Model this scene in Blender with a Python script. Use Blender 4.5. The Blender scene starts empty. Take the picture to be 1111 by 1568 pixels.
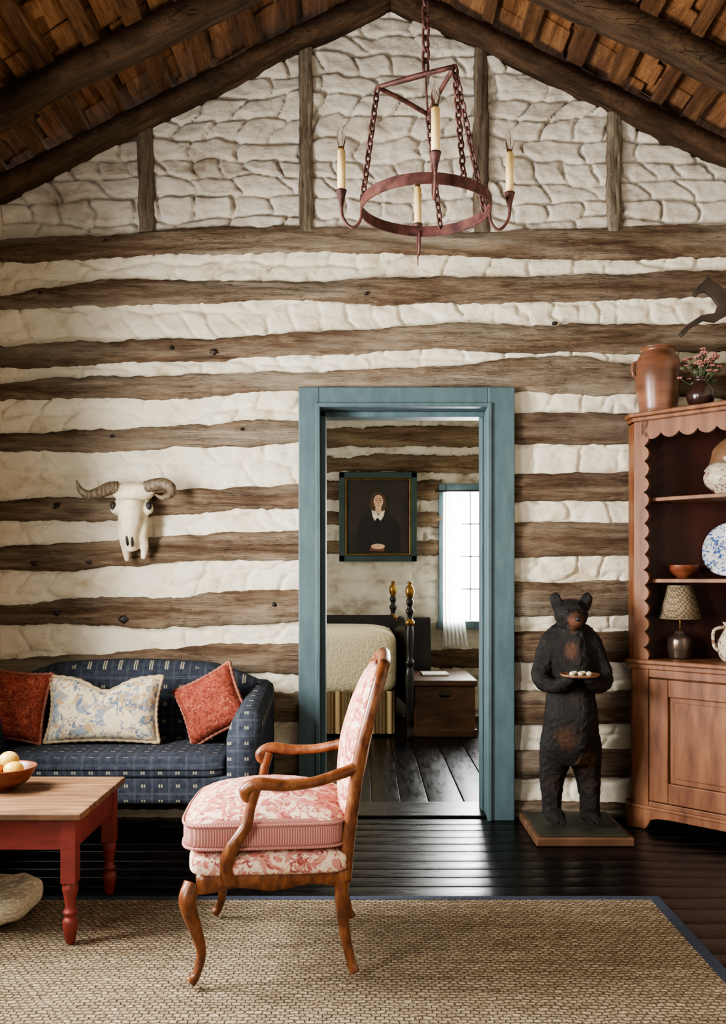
import bpy, bmesh, math, random
import numpy as np
from mathutils import Vector, Matrix
random.seed(7); rng=np.random.RandomState(5)
CAM_H=1.259; F=1400.0; D0=4.83
def wx(px): return (px-555)/290.0
def wz(py): return CAM_H+(885-py)/290.0
def L(c):
    return tuple(((v/255/12.92) if v/255<=.04045 else ((v/255+.055)/1.055)**2.4) for v in c)+(1.0,)
# ---------------- materials ----------------
class NT:
    def __init__(s,name):
        s.m=bpy.data.materials.new(name); s.m.use_nodes=True
        s.t=s.m.node_tree; s.b=s.t.nodes['Principled BSDF']; s._c=None
    def n(s,t,**k):
        x=s.t.nodes.new(t)
        for a,b in k.items(): setattr(x,a,b)
        return x
    def l(s,a,b): s.t.links.new(a,b)
    def co(s):
        if s._c is None: s._c=s.n('ShaderNodeTexCoord').outputs['Object']
        return s._c
    def noise(s,stretch=(1,1,1),scale=5,detail=6,rough=.6,dist=0):
        mp=s.n('ShaderNodeMapping'); mp.inputs['Scale'].default_value=stretch; s.l(s.co(),mp.inputs[0])
        x=s.n('ShaderNodeTexNoise'); x.inputs['Scale'].default_value=scale; x.inputs['Detail'].default_value=detail
        x.inputs['Roughness'].default_value=rough; x.inputs['Distortion'].default_value=dist
        s.l(mp.outputs[0],x.inputs[0]); return x.outputs[0]
    def ramp(s,src,stops,interp='LINEAR'):
        r=s.n('ShaderNodeValToRGB'); r.color_ramp.interpolation=interp
        e=r.color_ramp.elements
        while len(e)<len(stops): e.new(.5)
        for i,(p,c) in enumerate(stops):
            e[i].position=p; e[i].color=L(c) if not isinstance(c,(int,float)) else (c,c,c,1)
        s.l(src,r.inputs[0]); return r.outputs[0]
    def mix(s,f,a,b,mode='MIX'):
        x=s.n('ShaderNodeMix',data_type='RGBA',blend_type=mode)
        for sock,v in ((x.inputs[0],f),(x.inputs[6],a),(x.inputs[7],b)):
            if isinstance(v,tuple): sock.default_value=L(v) if len(v)==3 else v
            elif isinstance(v,(int,float)): sock.default_value=v
            else: s.l(v,sock)
        return x.outputs[2]
    def math(s,op,a,b=0,c=0):
        x=s.n('ShaderNodeMath',operation=op)
        for i,v in enumerate((a,b,c)):
            if isinstance(v,(int,float)): x.inputs[i].default_value=v
            else: s.l(v,x.inputs[i])
        return x.outputs[0]
    def bump(s,h,strength=.3,dist=.01,prev=None):
        x=s.n('ShaderNodeBump'); x.inputs['Strength'].default_value=strength; x.inputs['Distance'].default_value=dist
        s.l(h,x.inputs['Height'])
        if prev is not None: s.l(prev,x.inputs['Normal'])
        s.l(x.outputs[0],s.b.inputs['Normal']); return x.outputs[0]
    def set(s,col=None,rough=None,metal=None,spec=None):
        if col is not None:
            if isinstance(col,tuple): s.b.inputs['Base Color'].default_value=L(col)
            else: s.l(col,s.b.inputs['Base Color'])
        if rough is not None: s.b.inputs['Roughness'].default_value=rough
        if metal is not None: s.b.inputs['Metallic'].default_value=metal
        if spec is not None: s.b.inputs['Specular IOR Level'].default_value=spec
        return s.m
def M(name,c1,c2,stretch=(1,1,1),scale=8,rough=.6,bump=.2,bd=.005,metal=0,spec=.5,lo=.35,hi=.65,detail=6):
    t=NT(name); n=t.noise(stretch,scale,detail)
    c=t.ramp(n,[(lo,c1),(hi,c2)])
    if bump: t.bump(n,bump,bd)
    return t.set(c,rough,metal,spec)
def logmat(name,st,dark=(64,49,38),mid=(112,92,74),light=(152,133,112),wash=(192,181,162),washamt=.65):
    t=NT(name)
    g=t.noise(tuple(a*.8 for a in st),3.2,12,.72,.5)
    c=t.ramp(g,[(.32,dark),(.48,mid),(.64,light)])
    p=t.noise(tuple(a*.35 for a in st),2.5,6,.65)
    pf=t.ramp(p,[(.46,0.0),(.68,washamt)])
    c=t.mix(pf,c,wash)
    big=t.noise(tuple(a*.25 for a in st),1.6,3,.5)
    c=t.mix(t.ramp(big,[(.35,.45),(.53,0.0)]),c,(70,50,38),'MIX')
    fine=t.noise(tuple(a*2.2 for a in st),9,8,.7)
    ff=t.ramp(fine,[(.32,.75),(.43,0.0)])
    c=t.mix(ff,c,(52,39,30))
    crack=t.noise((st[0]*.5,st[1]*5,st[2]*5) if st[0]<2 else (st[0]*5,st[1]*5,st[2]*.5),4,3,.5,.3)
    cf=t.ramp(crack,[(.485,0.0),(.50,1.0),(.515,0.0)])
    gate=t.ramp(t.noise((1,1,1),2.2,2),[(.5,0.0),(.58,.8)])
    c=t.mix(t.math('MULTIPLY',cf,gate),c,(30,21,16))
    b=t.bump(g,.9,.025); b=t.bump(fine,.7,.010,b); t.bump(t.math('SUBTRACT',1,t.math('MULTIPLY',cf,gate)),.8,.008,b)
    return t.set(c,.88,0,.15)
logH=logmat('hewn_log_wood',(1,5,9))
logV=logmat('gable_post_wood',(9,5,1),(84,72,60),(124,110,94),(160,147,128),(184,173,154),.5)
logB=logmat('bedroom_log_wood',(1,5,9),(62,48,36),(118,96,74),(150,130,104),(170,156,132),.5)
raft=logmat('rafter_wood',(1.2,8,1.2),(36,27,21),(72,55,42),(106,84,65),(116,99,80),.35)
slat=logmat('roof_slat_wood',(10,1,10),(50,32,20),(104,72,48),(142,104,72),(138,106,76),.3)
shing=logmat('shingle_wood',(10,1,10),(80,50,31),(138,94,60),(180,132,90),(170,124,86),.4)
def plaster(name,c1,c2,c3,bs=.5,dirt=(150,128,98),veins=.25):
    t=NT(name)
    a=t.noise((1,1,1.5),3.2,10,.62); b=t.noise((1,1,1.5),26,10,.72); k=t.noise((.7,1,1.4),5,4,.5,.6)
    c=t.ramp(a,[(.3,c3),(.42,c2),(.6,c1)])
    f=t.ramp(b,[(.30,.6),(.42,0.0)])
    c=t.mix(f,c,c3)
    ck=t.ramp(k,[(.488,0.0),(.50,veins),(.512,0.0)]); gate=t.ramp(t.noise((1,1,1),2.1,2),[(.52,0.0),(.62,1.0)])
    cr=t.math('MULTIPLY',ck,gate)
    c=t.mix(cr,c,dirt)
    n=t.bump(a,.35,.02); n=t.bump(b,bs,.014,n); t.bump(t.math('SUBTRACT',1,cr),.5,.008,n)
    return t.set(c,.9,0,.2)
chink=plaster('limewashed_chinking',(241,234,216),(229,219,197),(194,174,144),.8)
gable=plaster('whitewashed_stone',(220,213,201),(203,194,180),(150,137,119),.8,(118,104,88),.3)
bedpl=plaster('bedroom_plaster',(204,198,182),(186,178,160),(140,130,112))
teal=M('teal_trim_paint',(66,85,91),(78,99,105),(3,3,1),6,.5,.1,.002)
def floormat(name,st,sp=.3):
    t=NT(name); g=t.noise(st,5,8,.6)
    c=t.ramp(g,[(.35,(7,6,6)),(.7,(17,13,12))])
    r=t.ramp(g,[(.3,.22),(.7,.36)]); t.l(r,t.b.inputs['Roughness'])
    t.bump(g,.05,.003); return t.set(c,None,0,sp)
floorX=floormat('black_floorboards',(1,7,1)); floorY=floormat('black_floorboards_bedroom',(7,1,1),.12)
def wood(name,c1,c2,c3,st=(8,8,1),rough=.4,sc=4,dist=.3,sp=.4):
    t=NT(name); g=t.noise(st,sc,8,.6,dist)
    c=t.ramp(g,[(.3,c1),(.5,c2),(.7,c3)]); t.bump(g,.12,.003); return t.set(c,rough,0,sp)
cherry=wood('cherry_wood',(82,48,30),(111,71,47),(132,90,62),(6,6,1),.5,3,.15,.3)
cabin_in=M('cupboard_interior_red',(50,21,15),(70,30,21),(1,1,1),5,.6,.05)
walnut=wood('chair_walnut',(60,30,16),(101,58,33),(136,88,54),(4,4,2),.32,8)
tabtop=wood('worn_table_top',(70,48,33),(112,82,58),(142,110,82),(1,8,1),.5)
red=M('worn_red_paint',(98,34,29),(124,50,42),(1,1,3),9,.5,.15,.003,lo=.3,hi=.6)
iron=M('rusty_red_iron',(56,29,26),(102,64,58),(1,1,1),22,.6,.3,.003,metal=.2)
dark=M('black_painted_wood',(14,12,11),(28,22,18),(1,1,1),8,.35,.05)
brass=M('aged_brass',(120,90,45),(160,125,70),(1,1,1),20,.35,.05,metal=.8)
candle=M('ivory_candle',(216,186,128),(232,206,150),(1,1,1),12,.5,.05)
def glass():
    t=NT('clear_bulb_glass'); t.b.inputs['Transmission Weight'].default_value=1; t.b.inputs['IOR'].default_value=1.3
    return t.set((250,248,240),.03)
glassm=glass()
# ---------------- mesh helpers ----------------
def grp(name,loc=(0,0,0),rz=0,rx=0,ry=0):
    e=bpy.data.objects.new(name,None); bpy.context.scene.collection.objects.link(e)
    e.location=loc; e.rotation_euler=(rx,ry,rz); e.empty_display_size=.1; return e
def mesh(name,v,f,mat,p=None,smooth=True,bevel=0,sub=0,solid=0,off=0):
    me=bpy.data.meshes.new(name); me.from_pydata([tuple(a) for a in v],[],f)
    me.materials.append(mat)
    if smooth: me.polygons.foreach_set('use_smooth',[True]*len(me.polygons))
    me.update(); o=bpy.data.objects.new(name,me); bpy.context.scene.collection.objects.link(o)
    if p is not None: o.parent=p
    if solid: m=o.modifiers.new('s','SOLIDIFY'); m.thickness=solid; m.offset=off
    if bevel:
        m=o.modifiers.new('b','BEVEL'); m.width=bevel; m.segments=2; m.limit_method='ANGLE'; m.angle_limit=.6
    if sub: m=o.modifiers.new('u','SUBSURF'); m.levels=sub; m.render_levels=sub
    return o
def fixn(o):
    bm=bmesh.new(); bm.from_mesh(o.data); bmesh.ops.recalc_face_normals(bm,faces=bm.faces); bm.to_mesh(o.data); bm.free(); return o
BF=[(0,1,3,2),(4,6,7,5),(0,4,5,1),(2,3,7,6),(0,2,6,4),(1,5,7,3)]
def bv(x,y,z): return [(a,b,c) for a in x for b in y for c in z]
def box(name,x,y,z,mat,p=None,bevel=.004):
    return fixn(mesh(name,bv(x,y,z),BF,mat,p,False,bevel))
def boxes(name,lst,mat,p=None,bevel=.003):
    v=[];f=[]
    for b in lst:
        n=len(v); v+= b if len(b)==8 else bv(*b); f+=[tuple(i+n for i in q) for q in BF]
    return fixn(mesh(name,v,f,mat,p,False,bevel))
def prism(name,poly,z0,z1,mat,p=None,bevel=.003,axis='z'):
    n=len(poly)
    if axis=='z': v=[(a,b,z0) for a,b in poly]+[(a,b,z1) for a,b in poly]
    else: v=[(a,z0,b) for a,b in poly]+[(a,z1,b) for a,b in poly]
    f=[tuple(range(n)),tuple(range(2*n-1,n-1,-1))]+[(i,i+n,(i+1)%n+n,(i+1)%n) for i in range(n)]
    return fixn(mesh(name,v,f,mat,p,False,bevel))
def catmull(P,n):
    P=[Vector(a) for a in P]; out=[]
    if len(P)<3 or n<=1: return P
    Q=[P[0]*2-P[1]]+P+[P[-1]*2-P[-2]]
    for i in range(1,len(Q)-2):
        a,b,c,d=Q[i-1:i+3]
        for k in range(n):
            t=k/n; out.append(.5*((2*b)+(c-a)*t+(2*a-5*b+4*c-d)*t*t+(3*b-a-3*c+d)*t**3))
    out.append(P[-1]); return out
def tubev(pts,rad,seg=12,n=6,flat=1.0,fdir=None,closed=False):
    m=len(pts)
    if not isinstance(rad,(list,tuple)): rad=[rad]*m
    if closed: C=[Vector(a) for a in pts]; R=list(rad)
    else:
        C=catmull(pts,n)
        R=[] 
        for i in range(len(C)):
            t=i/(len(C)-1)*(m-1); k=min(int(t),m-2); R.append(rad[k]+(rad[k+1]-rad[k])*(t-k))
    v=[];f=[];N=len(C)
    T=[(C[(i+1)%N]-C[i-1] if closed else C[min(i+1,N-1)]-C[max(i-1,0)]).normalized() for i in range(N)]
    up=Vector(fdir) if fdir else (Vector((0,0,1)) if abs(T[0].z)<.9 else Vector((1,0,0)))
    a=None
    for i in range(N):
        if fdir or a is None: a=(up-T[i]*up.dot(T[i]))
        else: a=(a-T[i]*a.dot(T[i]))
        if a.length<1e-6: a=T[i].orthogonal()
        a.normalize(); b=T[i].cross(a)
        for k in range(seg):
            th=2*math.pi*k/seg
            v.append(C[i]+a*(R[i]*flat*math.cos(th))+b*(R[i]*math.sin(th)))
    for i in range(N if closed else N-1):
        j=(i+1)%N
        for k in range(seg):
            q=(k+1)%seg; f.append((i*seg+k,i*seg+q,j*seg+q,j*seg+k))
    if not closed:
        f.append(tuple(range(seg-1,-1,-1))); f.append(tuple((N-1)*seg+k for k in range(seg)))
    return v,f
def tube(name,pts,rad,mat,p=None,**k):
    v,f=tubev(pts,rad,**k); return fixn(mesh(name,v,f,mat,p))
def lathev(prof,c=(0,0,0),seg=28):
    v=[];f=[];n=len(prof)
    for k in range(seg):
        th=2*math.pi*k/seg
        for r,z in prof: v.append((c[0]+r*math.cos(th),c[1]+r*math.sin(th),c[2]+z))
    for k in range(seg):
        q=(k+1)%seg
        for i in range(n-1): f.append((k*n+i,q*n+i,q*n+i+1,k*n+i+1))
    return v,f
def lathe(name,prof,c,mat,p=None,seg=28,n=1):
    if n>1: prof=[(a.x,a.y) for a in catmull([(r,z,0) for r,z in prof],n)]; prof=[(max(r,0),z) for r,z in prof]
    v,f=lathev(prof,c,seg); return fixn(mesh(name,v,f,mat,p))
def multi(name,parts,mat,p=None,smooth=True,**k):
    v=[];f=[]
    for a,b in parts:
        n=len(v); v+=list(a); f+=[tuple(i+n for i in q) for q in b]
    return fixn(mesh(name,v,f,mat,p,smooth,**k))
def ellv(c,r,seg=20,rot=None):
    v=[];f=[];rings=seg//2
    for i in range(rings+1):
        ph=math.pi*i/rings
        for k in range(seg):
            th=2*math.pi*k/seg
            a=Vector((r[0]*math.sin(ph)*math.cos(th),r[1]*math.sin(ph)*math.sin(th),r[2]*math.cos(ph)))
            if rot: a=rot@a
            v.append(a+Vector(c))
    for i in range(rings):
        for k in range(seg):
            q=(k+1)%seg; f.append((i*seg+k,(i+1)*seg+k,(i+1)*seg+q,i*seg+q))
    return v,f
def ell(name,c,r,mat,p=None,**k):
    v,f=ellv(c,r,**k); return fixn(mesh(name,v,f,mat,p))
def sup(name,c,r,mat,p=None,e1=.35,e2=.3,seg=48,fn=None,mat2=None,thr=.55):
    v=[];f=[];rings=seg//2
    sp=lambda w,e: math.copysign(abs(w)**e,w)
    for i in range(rings+1):
        ph=-math.pi/2+math.pi*i/rings
        for k in range(seg):
            th=2*math.pi*k/seg
            a=Vector((r[0]*sp(math.cos(ph),e1)*sp(math.cos(th),e2),r[1]*sp(math.cos(ph),e1)*sp(math.sin(th),e2),r[2]*sp(math.sin(ph),e1)))
            if fn: a=Vector(fn(a))
            v.append(a+Vector(c))
    for i in range(rings):
        for k in range(seg):
            q=(k+1)%seg; f.append((i*seg+k,i*seg+q,(i+1)*seg+q,(i+1)*seg+k))
    o=fixn(mesh(name,v,f,mat,p))
    if mat2:
        o.data.materials.append(mat2)
        for pl in o.data.polygons:
            if abs(pl.normal.z)<thr: pl.material_index=1
    return o
def loft(name,rings,mat,p=None,cap=True,closed=True,**k):
    n=len(rings[0]); v=[a for r in rings for a in r]; f=[]
    for i in range(len(rings)-1):
        for j in range(n if closed else n-1):
            q=(j+1)%n; f.append((i*n+j,i*n+q,(i+1)*n+q,(i+1)*n+j))
    if cap: f.append(tuple(range(n))); f.append(tuple((len(rings)-1)*n+j for j in range(n)))
    return fixn(mesh(name,v,f,mat,p,**k))
def blob(name,parts,mat,p=None,vox=.008,sm=6,disp=0,dsize=.03):
    o=multi(name,parts,mat,p)
    m=o.modifiers.new('r','REMESH'); m.mode='VOXEL'; m.voxel_size=vox; m.use_smooth_shade=True
    m=o.modifiers.new('s','SMOOTH'); m.factor=.6; m.iterations=sm
    if disp:
        tx=bpy.data.textures.new(name+'_relief','CLOUDS'); tx.noise_scale=dsize; tx.noise_depth=3
        m=o.modifiers.new('d','DISPLACE'); m.texture=tx; m.strength=disp; m.mid_level=.5; m.texture_coords='LOCAL'
    return o
# numpy noise
T=rng.rand(256,256)
def vn(x,y,s=0):
    x=np.asarray(x,float)+s*17.3; y=np.asarray(y,float)+s*31.7
    xi=np.floor(x).astype(int); yi=np.floor(y).astype(int); fx=x-xi; fy=y-yi
    fx=fx*fx*(3-2*fx); fy=fy*fy*(3-2*fy)
    g=lambda a,b:T[a%256,b%256]
    return (g(xi,yi)*(1-fx)+g(xi+1,yi)*fx)*(1-fy)+(g(xi,yi+1)*(1-fx)+g(xi+1,yi+1)*fx)*fy
def fbm(x,y,s=0,o=4):
    r=0;a=.5
    for i in range(o): r=r+a*vn(x*2**i,y*2**i,s+i); a*=.5
    return r
def n1(x,s=0): return float(vn(np.array([x]),np.array([s*3.7]),s)[0])*2-1
# ---------------- room shell ----------------
XL,XR=-1.90,2.25; YB=-6.4
AX,AZ=.145,4.24; ML,MR=.50,.478
DX0,DX1,DZ=wx(489),wx(743),wz(627)
def roofz(x): return AZ-(ML*(AX-x) if x<AX else MR*(x-AX))
def stones(X,Z,rh,rw,warp,edge,flat=3.0):
    xw=X+warp*1.8*(fbm(X*3.5,Z*3.5,1)-.5)*2+.014*(vn(X*18,Z*18,31)-.5); zw=Z+warp*1.5*(fbm(X*2.6,Z*5,2,3)-.47)*2+.016*(vn(X*16,Z*16,41)-.5)
    row=np.floor(zw/rh).astype(int); fz=zw/rh-row
    w=rw*(.55+1.0*T[(row*7)%256,3]); u=xw/w+T[(row*13)%256,9]*9+.25*np.sin(fz*2+row); col=np.floor(u).astype(int); fx=u-col
    ez=np.minimum(fz,1-fz)*rh; ex=np.minimum(fx,1-fx)*w
    e=-np.log(np.exp(-ez/edge*3)+np.exp(-ex/edge*3)+1e-9)/3
    t=np.clip(e,0,1.0); t=1-(1-t)**flat
    lv=T[(col*5+row*11)%256,(row*3)%256]
    tilt=(fz-.5)*(T[(col*3+row*17)%256,7]-.5)+(fx-.5)*(T[(col*9+row*5)%256,21]-.5)
    return t*(.55+.45*lv+.7*tilt)
def hf(name,x0,x1,z0,z1,step,fy,mat,p,keep):
    nx=int((x1-x0)/step)+1; nz=int((z1-z0)/step)+1
    xs=np.linspace(x0,x1,nx); zs=np.linspace(z0,z1,nz); X,Z=np.meshgrid(xs,zs)
    Y=fy(X,Z); v=np.stack([X,Y,Z],-1).reshape(-1,3)
    f=[]
    for j in range(nz-1):
        zc=(zs[j]+zs[j+1])/2
        for i in range(nx-1):
            if keep((xs[i]+xs[i+1])/2,zc):
                a=j*nx+i; f.append((a,a+1,a+nx+1,a+nx))
    return mesh(name,v.tolist(),f,mat,p)
wb=grp('wall_back')
ZG=wz(372)
def chy(X,Z):
    big=fbm(X*4,Z*7,4); fine=fbm(X*16,Z*22,8,4)
    return .010-.022*stones(X,Z,.14,.24,.075,.024,2.4)-.026*big-.022*fine
hf('chinking',XL,XR,0,ZG,.0095,chy,chink,wb,lambda x,z: not (DX0-.04<x<DX1+.04 and z<DZ+.04))
hf('gable_stone',XL,XR,ZG-.02,4.4,.0085,lambda X,Z:.018-.040*stones(X,Z,.108,.24,.046,.020,2.4)-.020*fbm(X*6,Z*9,6)-.022*fbm(X*16,Z*22,3,4),gable,wb,
   lambda x,z: z<roofz(x)+.10)
prism('wall_core_left',[(XL-.2,0),(DX0-.03,0),(DX0-.03,roofz(DX0)+.1),(XL-.2,roofz(XL-.2)+.1)],.03,.25,bedpl,wb,0,'y')
prism('wall_core_right',[(DX1+.03,0),(XR+.2,0),(XR+.2,roofz(XR+.2)+.1),(DX1+.03,roofz(DX1)+.1)],.03,.25,bedpl,wb,0,'y')
prism('wall_core_over_door',[(DX0-.03,DZ+.03),(DX1+.03,DZ+.03),(DX1+.03,roofz(DX1)+.1),(AX,roofz(AX)+.1),(DX0-.03,roofz(DX0)+.1)],.03,.25,bedpl,wb,0,'y')
def interp(tab,x):
    xs=[a[0] for a in tab]
    return np.interp(x,xs,[a[1] for a in tab]),np.interp(x,xs,[a[2] for a in tab])
def log(name,tab,x0,x1,seed,mat,p,vertical=False,front=-.064,yb=.02,conv=True,amp=1.0):
    tt=[(wx(a),wz(t),wz(b)) if conv else (a,t,b) for a,t,b in tab]
    n=max(8,int(abs(x1-x0)/.011)); rings=[]
    prof=[(0,yb),(.0,-.018),(.012,.60),(.05,.82),(.16,.93),(.28,.98),(.4,1.),(.5,1.),(.6,1.),(.72,.98),(.84,.93),(.95,.84),(.988,.60),(1,-.018),(1,yb)]
    m=len(prof)
    for i in range(n+1):
        x=x0+(x1-x0)*i/n; t,b=interp(tt,x)
        t+=amp*(.003+.011*n1(x*2.9,seed)+.008*n1(x*8,seed+1)+.005*n1(x*23,seed+5)+.003*n1(x*60,seed+15)); b+=amp*(-.003+.011*n1(x*2.5,seed+2)+.008*n1(x*7,seed+3)+.005*n1(x*25,seed+6)+.003*n1(x*64,seed+16))
        r=[]
        for k,(q,dd) in enumerate(prof):
            y=dd if k in(0,1,m-2,m-1) else front*dd+.008*n1(x*3.5+k*.6,seed+4)+.004*n1(x*11+k*2.1,seed+7)+.003*n1(x*34+k*5.3,seed+8)
            z=b+(t-b)*q
            r.append((z,y,x) if vertical else (x,y,z))
        rings.append(r)
    return loft(name,rings,mat,p)
full=[
 [(-40,378,408),(0,375,405),(120,366,398),(250,357,392),(450,350,390),(700,360,396),(850,356,398),(1000,350,398),(1250,350,394)],
 [(-40,460,475),(0,458,475),(150,434,470),(300,432,465),(450,433,461),(600,432,468),(700,428,465),(850,425,460),(1000,422,458),(1250,412,450)],
 [(-40,537,567),(0,535,565),(200,525,556),(350,519,552),(450,511,546),(550,507,540),(700,500,536),(850,500,540),(1000,498,540),(1250,495,540)],
 [(-40,590,612),(0,590,612),(150,578,612),(300,578,610),(450,573,602),(600,568,597),(700,560,602),(850,550,604),(950,558,606),(1250,560,610)]]
for i,tb in enumerate(full): log('log_%d'%(i+1),tb,XL,XR,i*7+1,logH,wb)
left=[
 [(-40,667,692),(0,665,690),(150,660,692),(300,655,684),(380,644,686),(460,645,676)],
 [(-40,772,797),(0,770,795),(100,763,797),(200,763,793),(300,750,785),(460,742,778)],
 [(-40,842,872),(0,840,872),(100,831,872),(250,821,862),(460,814,856)],
 [(-40,927,957),(0,925,957),(100,918,957),(250,914,960),(460,903,950)],
 [(-40,1012,1042),(0,1010,1042),(200,1000,1042),(330,985,1032),(460,985,1032)],
 [(-40,1065,1105),(460,1058,1102)],[(-40,1140,1185),(460,1140,1188)],[(-40,1200,1235),(460,1212,1240)]]
right=[[(770,634,682),(1250,630,680)],[(770,727,768),(1250,722,764)],[(770,800,852),(1250,800,850)],[(770,891,942),(1250,888,940)],
 [(770,968,1014),(1250,965,1010)],[(770,1058,1108),(1250,1056,1104)],[(770,1146,1190),(1250,1144,1188)],[(770,1226,1250),(1250,1226,1250)]]
for i,tb in enumerate(left): log('log_left_%d'%(i+1),tb,XL,wx(462),i*9+50,logH,wb)
for i,tb in enumerate(right): log('log_right_%d'%(i+1),tb,wx(778),XR,i*9+150,logH,wb,amp=.6)
posts=[(225,15,215),(467,13,95),(735,12,86),(938,12,196)]
for i,(c,hw,top) in enumerate(posts):
    x0=wz(360); x1=roofz(wx(c))+.06
    log('gable_post_%d'%(i+1),[(x0,wx(c-hw+(3 if i<2 else 0)),wx(c+hw)),(x1,wx(c-hw),wx(c+hw-2))],x0,x1,i*5+300,logV,wb,True,-.060,conv=False,amp=.5)
knots=[(68,455,5),(165,376,6),(330,543,6),(266,537,4),(92,776,7),(141,860,7),(93,938,7),(194,947,8),(176,671,4),(60,862,7),(310,375,4),(420,925,4),(240,765,4),(372,660,3),(560,455,3),(845,500,4)]
knotm=M('dark_knot',(18,12,9),(40,28,20),scale=40)
kp=[]
for a,b,r in knots:
    v,f=ellv((wx(a),-.060,wz(b)),(r/290*1.0,.014,r/290*.75),16)
    c=Vector((wx(a),-.060,wz(b))); v=[c+(q-c)*(1+.35*n1(40*math.atan2(q.z-c.z,q.x-c.x)/6.28,int(a))) for q in v]; kp.append((v,f))
multi('log_knots',kp,knotm,wb)
# door casing
dt=grp('trim_1')
CW=wx(458); CE=wx(783); CT=wz(598)
box('casing_left',(CW,DX0),(-.092,.0),(0,CT-.0),teal,dt,.005)
box('casing_right',(DX1,CE),(-.092,.0),(0,CT),teal,dt,.005)
box('casing_head',(DX0,DX1),(-.091,.0),(DZ,CT),teal,dt,.005)
boxes('casing_bead',[((DX0-.018,DX0+.004),(-.104,-.08),(0,DZ+.018)),((DX1-.004,DX1+.018),(-.104,-.08),(0,DZ+.018)),((DX0,DX1),(-.104,-.08),(DZ-.004,DZ+.018))],teal,dt,.004)
box('jamb_left',(DX0-.03,DX0),(-.0,.27),(0,DZ),teal,dt,.003)
box('jamb_right',(DX1,DX1+.03),(-.0,.27),(0,DZ),teal,dt,.003)
box('jamb_head',(DX0-.03,DX1+.03),(-.0,.27),(DZ,DZ+.03),teal,dt,.003)
boxes('door_stop',[((DX0,DX0+.028),(.06,.18),(0,DZ)),((DX1-.014,DX1),(.08,.18),(0,DZ)),((DX0,DX1),(.06,.18),(DZ-.028,DZ))],teal,dt,.004)
box('threshold',(DX0,DX1),(-.03,.27),(-.02,.012),floorX,dt,.004)
# floors
def boards(name,x0,x1,y0,y1,w,along,mat,p,z=0,k=1.0):
    v=[];f=[]; lo,hi=(y0,y1) if along=='x' else (x0,x1); a=lo
    while a<hi-.01:
        ww=min(w*random.uniform(.85,1.2),hi-a); dz=random.uniform(-.001,.001)*k; tl=random.uniform(-.0010,.0010)*k
        prof=[(0.002,-.02),(0.0022,-.003),(.003,-.0012),(.004,-.0003),(.006,0),(ww*.5,.0006*k),(ww-.006,0),(ww-.004,-.0003),(ww-.003,-.0012),(ww-.0022,-.003),(ww-.002,-.02)]
        n=len(v); s=16
        L0,L1=(x0,x1) if along=='x' else (y0,y1)
        for i in range(s+1):
            t=L0+(L1-L0)*i/s; wob=.0012*k*n1(t*1.7,int(a*91)%97)
            for q,zz in prof:
                zc=z+zz+dz+tl*(q/ww-.5)+wob*(q/ww-.5)
                v.append((t,a+q,zc) if along=='x' else (a+q,t,zc))
        m=len(prof)
        for i in range(s):
            for kk in range(m-1): f.append((n+i*m+kk,n+i*m+kk+1,n+(i+1)*m+kk+1,n+(i+1)*m+kk))
        a+=ww
    return fixn(mesh(name,v,f,mat,p,True))
fl=grp('floor')
boards('floorboards',XL,XR,YB,-.0,.125,'x',floorX,fl,k=.7)
boards('floorboards_bedroom',-1.95,1.9,.25,3.6,.17,'y',floorY,fl,k=.5)
box('subfloor',(XL-.2,XR+.2),(YB,3.8),(-.12,-.018),dark,fl,0)
# side walls
sidep=plaster('side_wall_limewash',(226,218,200),(210,200,180),(170,155,130))
def sidewall(name,x0,x1,wins):
    g=grp(name); top=3.4
    ys=[0.25]; bl=[]
    for (a,b,z0,z1) in wins:
        bl.append(((x0,x1),(b,ys[-1]),(0,top))); bl.append(((x0,x1),(a,b),(0,z0))); bl.append(((x0,x1),(a,b),(z1,top))); ys.append(a)
    bl.append(((x0,x1),(YB,ys[-1]),(0,top)))
    boxes('wall_body',bl,sidep,g,0); return g
wins=[(-2.35,-1.25,.85,2.25),(-4.5,-3.5,.85,2.25)]
sidewall('wall_left',XL-.2,XL,wins); sidewall('wall_right',XR,XR+.2,[])
for i,(a,b,z0,z1) in enumerate(wins):
    g=grp('window_%d'%(i+1)); X=(XL-.12,XL-.08); c=(a+b)/2
    boxes('frame',[((XL-.15,XL+.02),(a,a+.05),(z0,z1)),((XL-.15,XL+.02),(b-.05,b),(z0,z1)),((XL-.15,XL+.02),(a,b),(z1-.05,z1)),((XL-.15,XL+.05),(a,b),(z0,z0+.05)),
      (X,(c-.012,c+.012),(z0,z1)),(X,(a,b),((z0+z1)/2-.02,(z0+z1)/2+.02))],teal,g)
# ---------------- roof ----------------
ce=grp('ceiling')
def rafter(name,y0,y1,hh,seed):
    for side,s in (('left',-1),('right',1)):
        m=ML if s<0 else MR; xe=XL-.15 if s<0 else XR+.15; n=60; rings=[]
        for i in range(n+1):
            x=AX+(xe-AX)*i/n; z=AZ-m*abs(x-AX); w=.012*n1(x*3,seed)+.006*n1(x*9,seed+1); w2=.010*n1(x*2.6,seed+2)
            rings.append([(x,y0+.02+w2,z+w),(x,y1-.02+w2,z+w),(x,y1+w2,z+.02+w),(x,y1,z+hh),(x,y0,z+hh),(x,y0+w2,z+.02+w)])
        loft('%s_%s'%(name,side),rings,raft,ce)
rafter('rafter_1',-.13,-.0,.10,11)
for i,y in enumerate([-.70,-1.72,-2.7,-3.7,-4.7,-5.7]): rafter('rafter_%d'%(i+2),y,y+.13,.12,20+i*5)
sl=[];sh=[]
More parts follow.
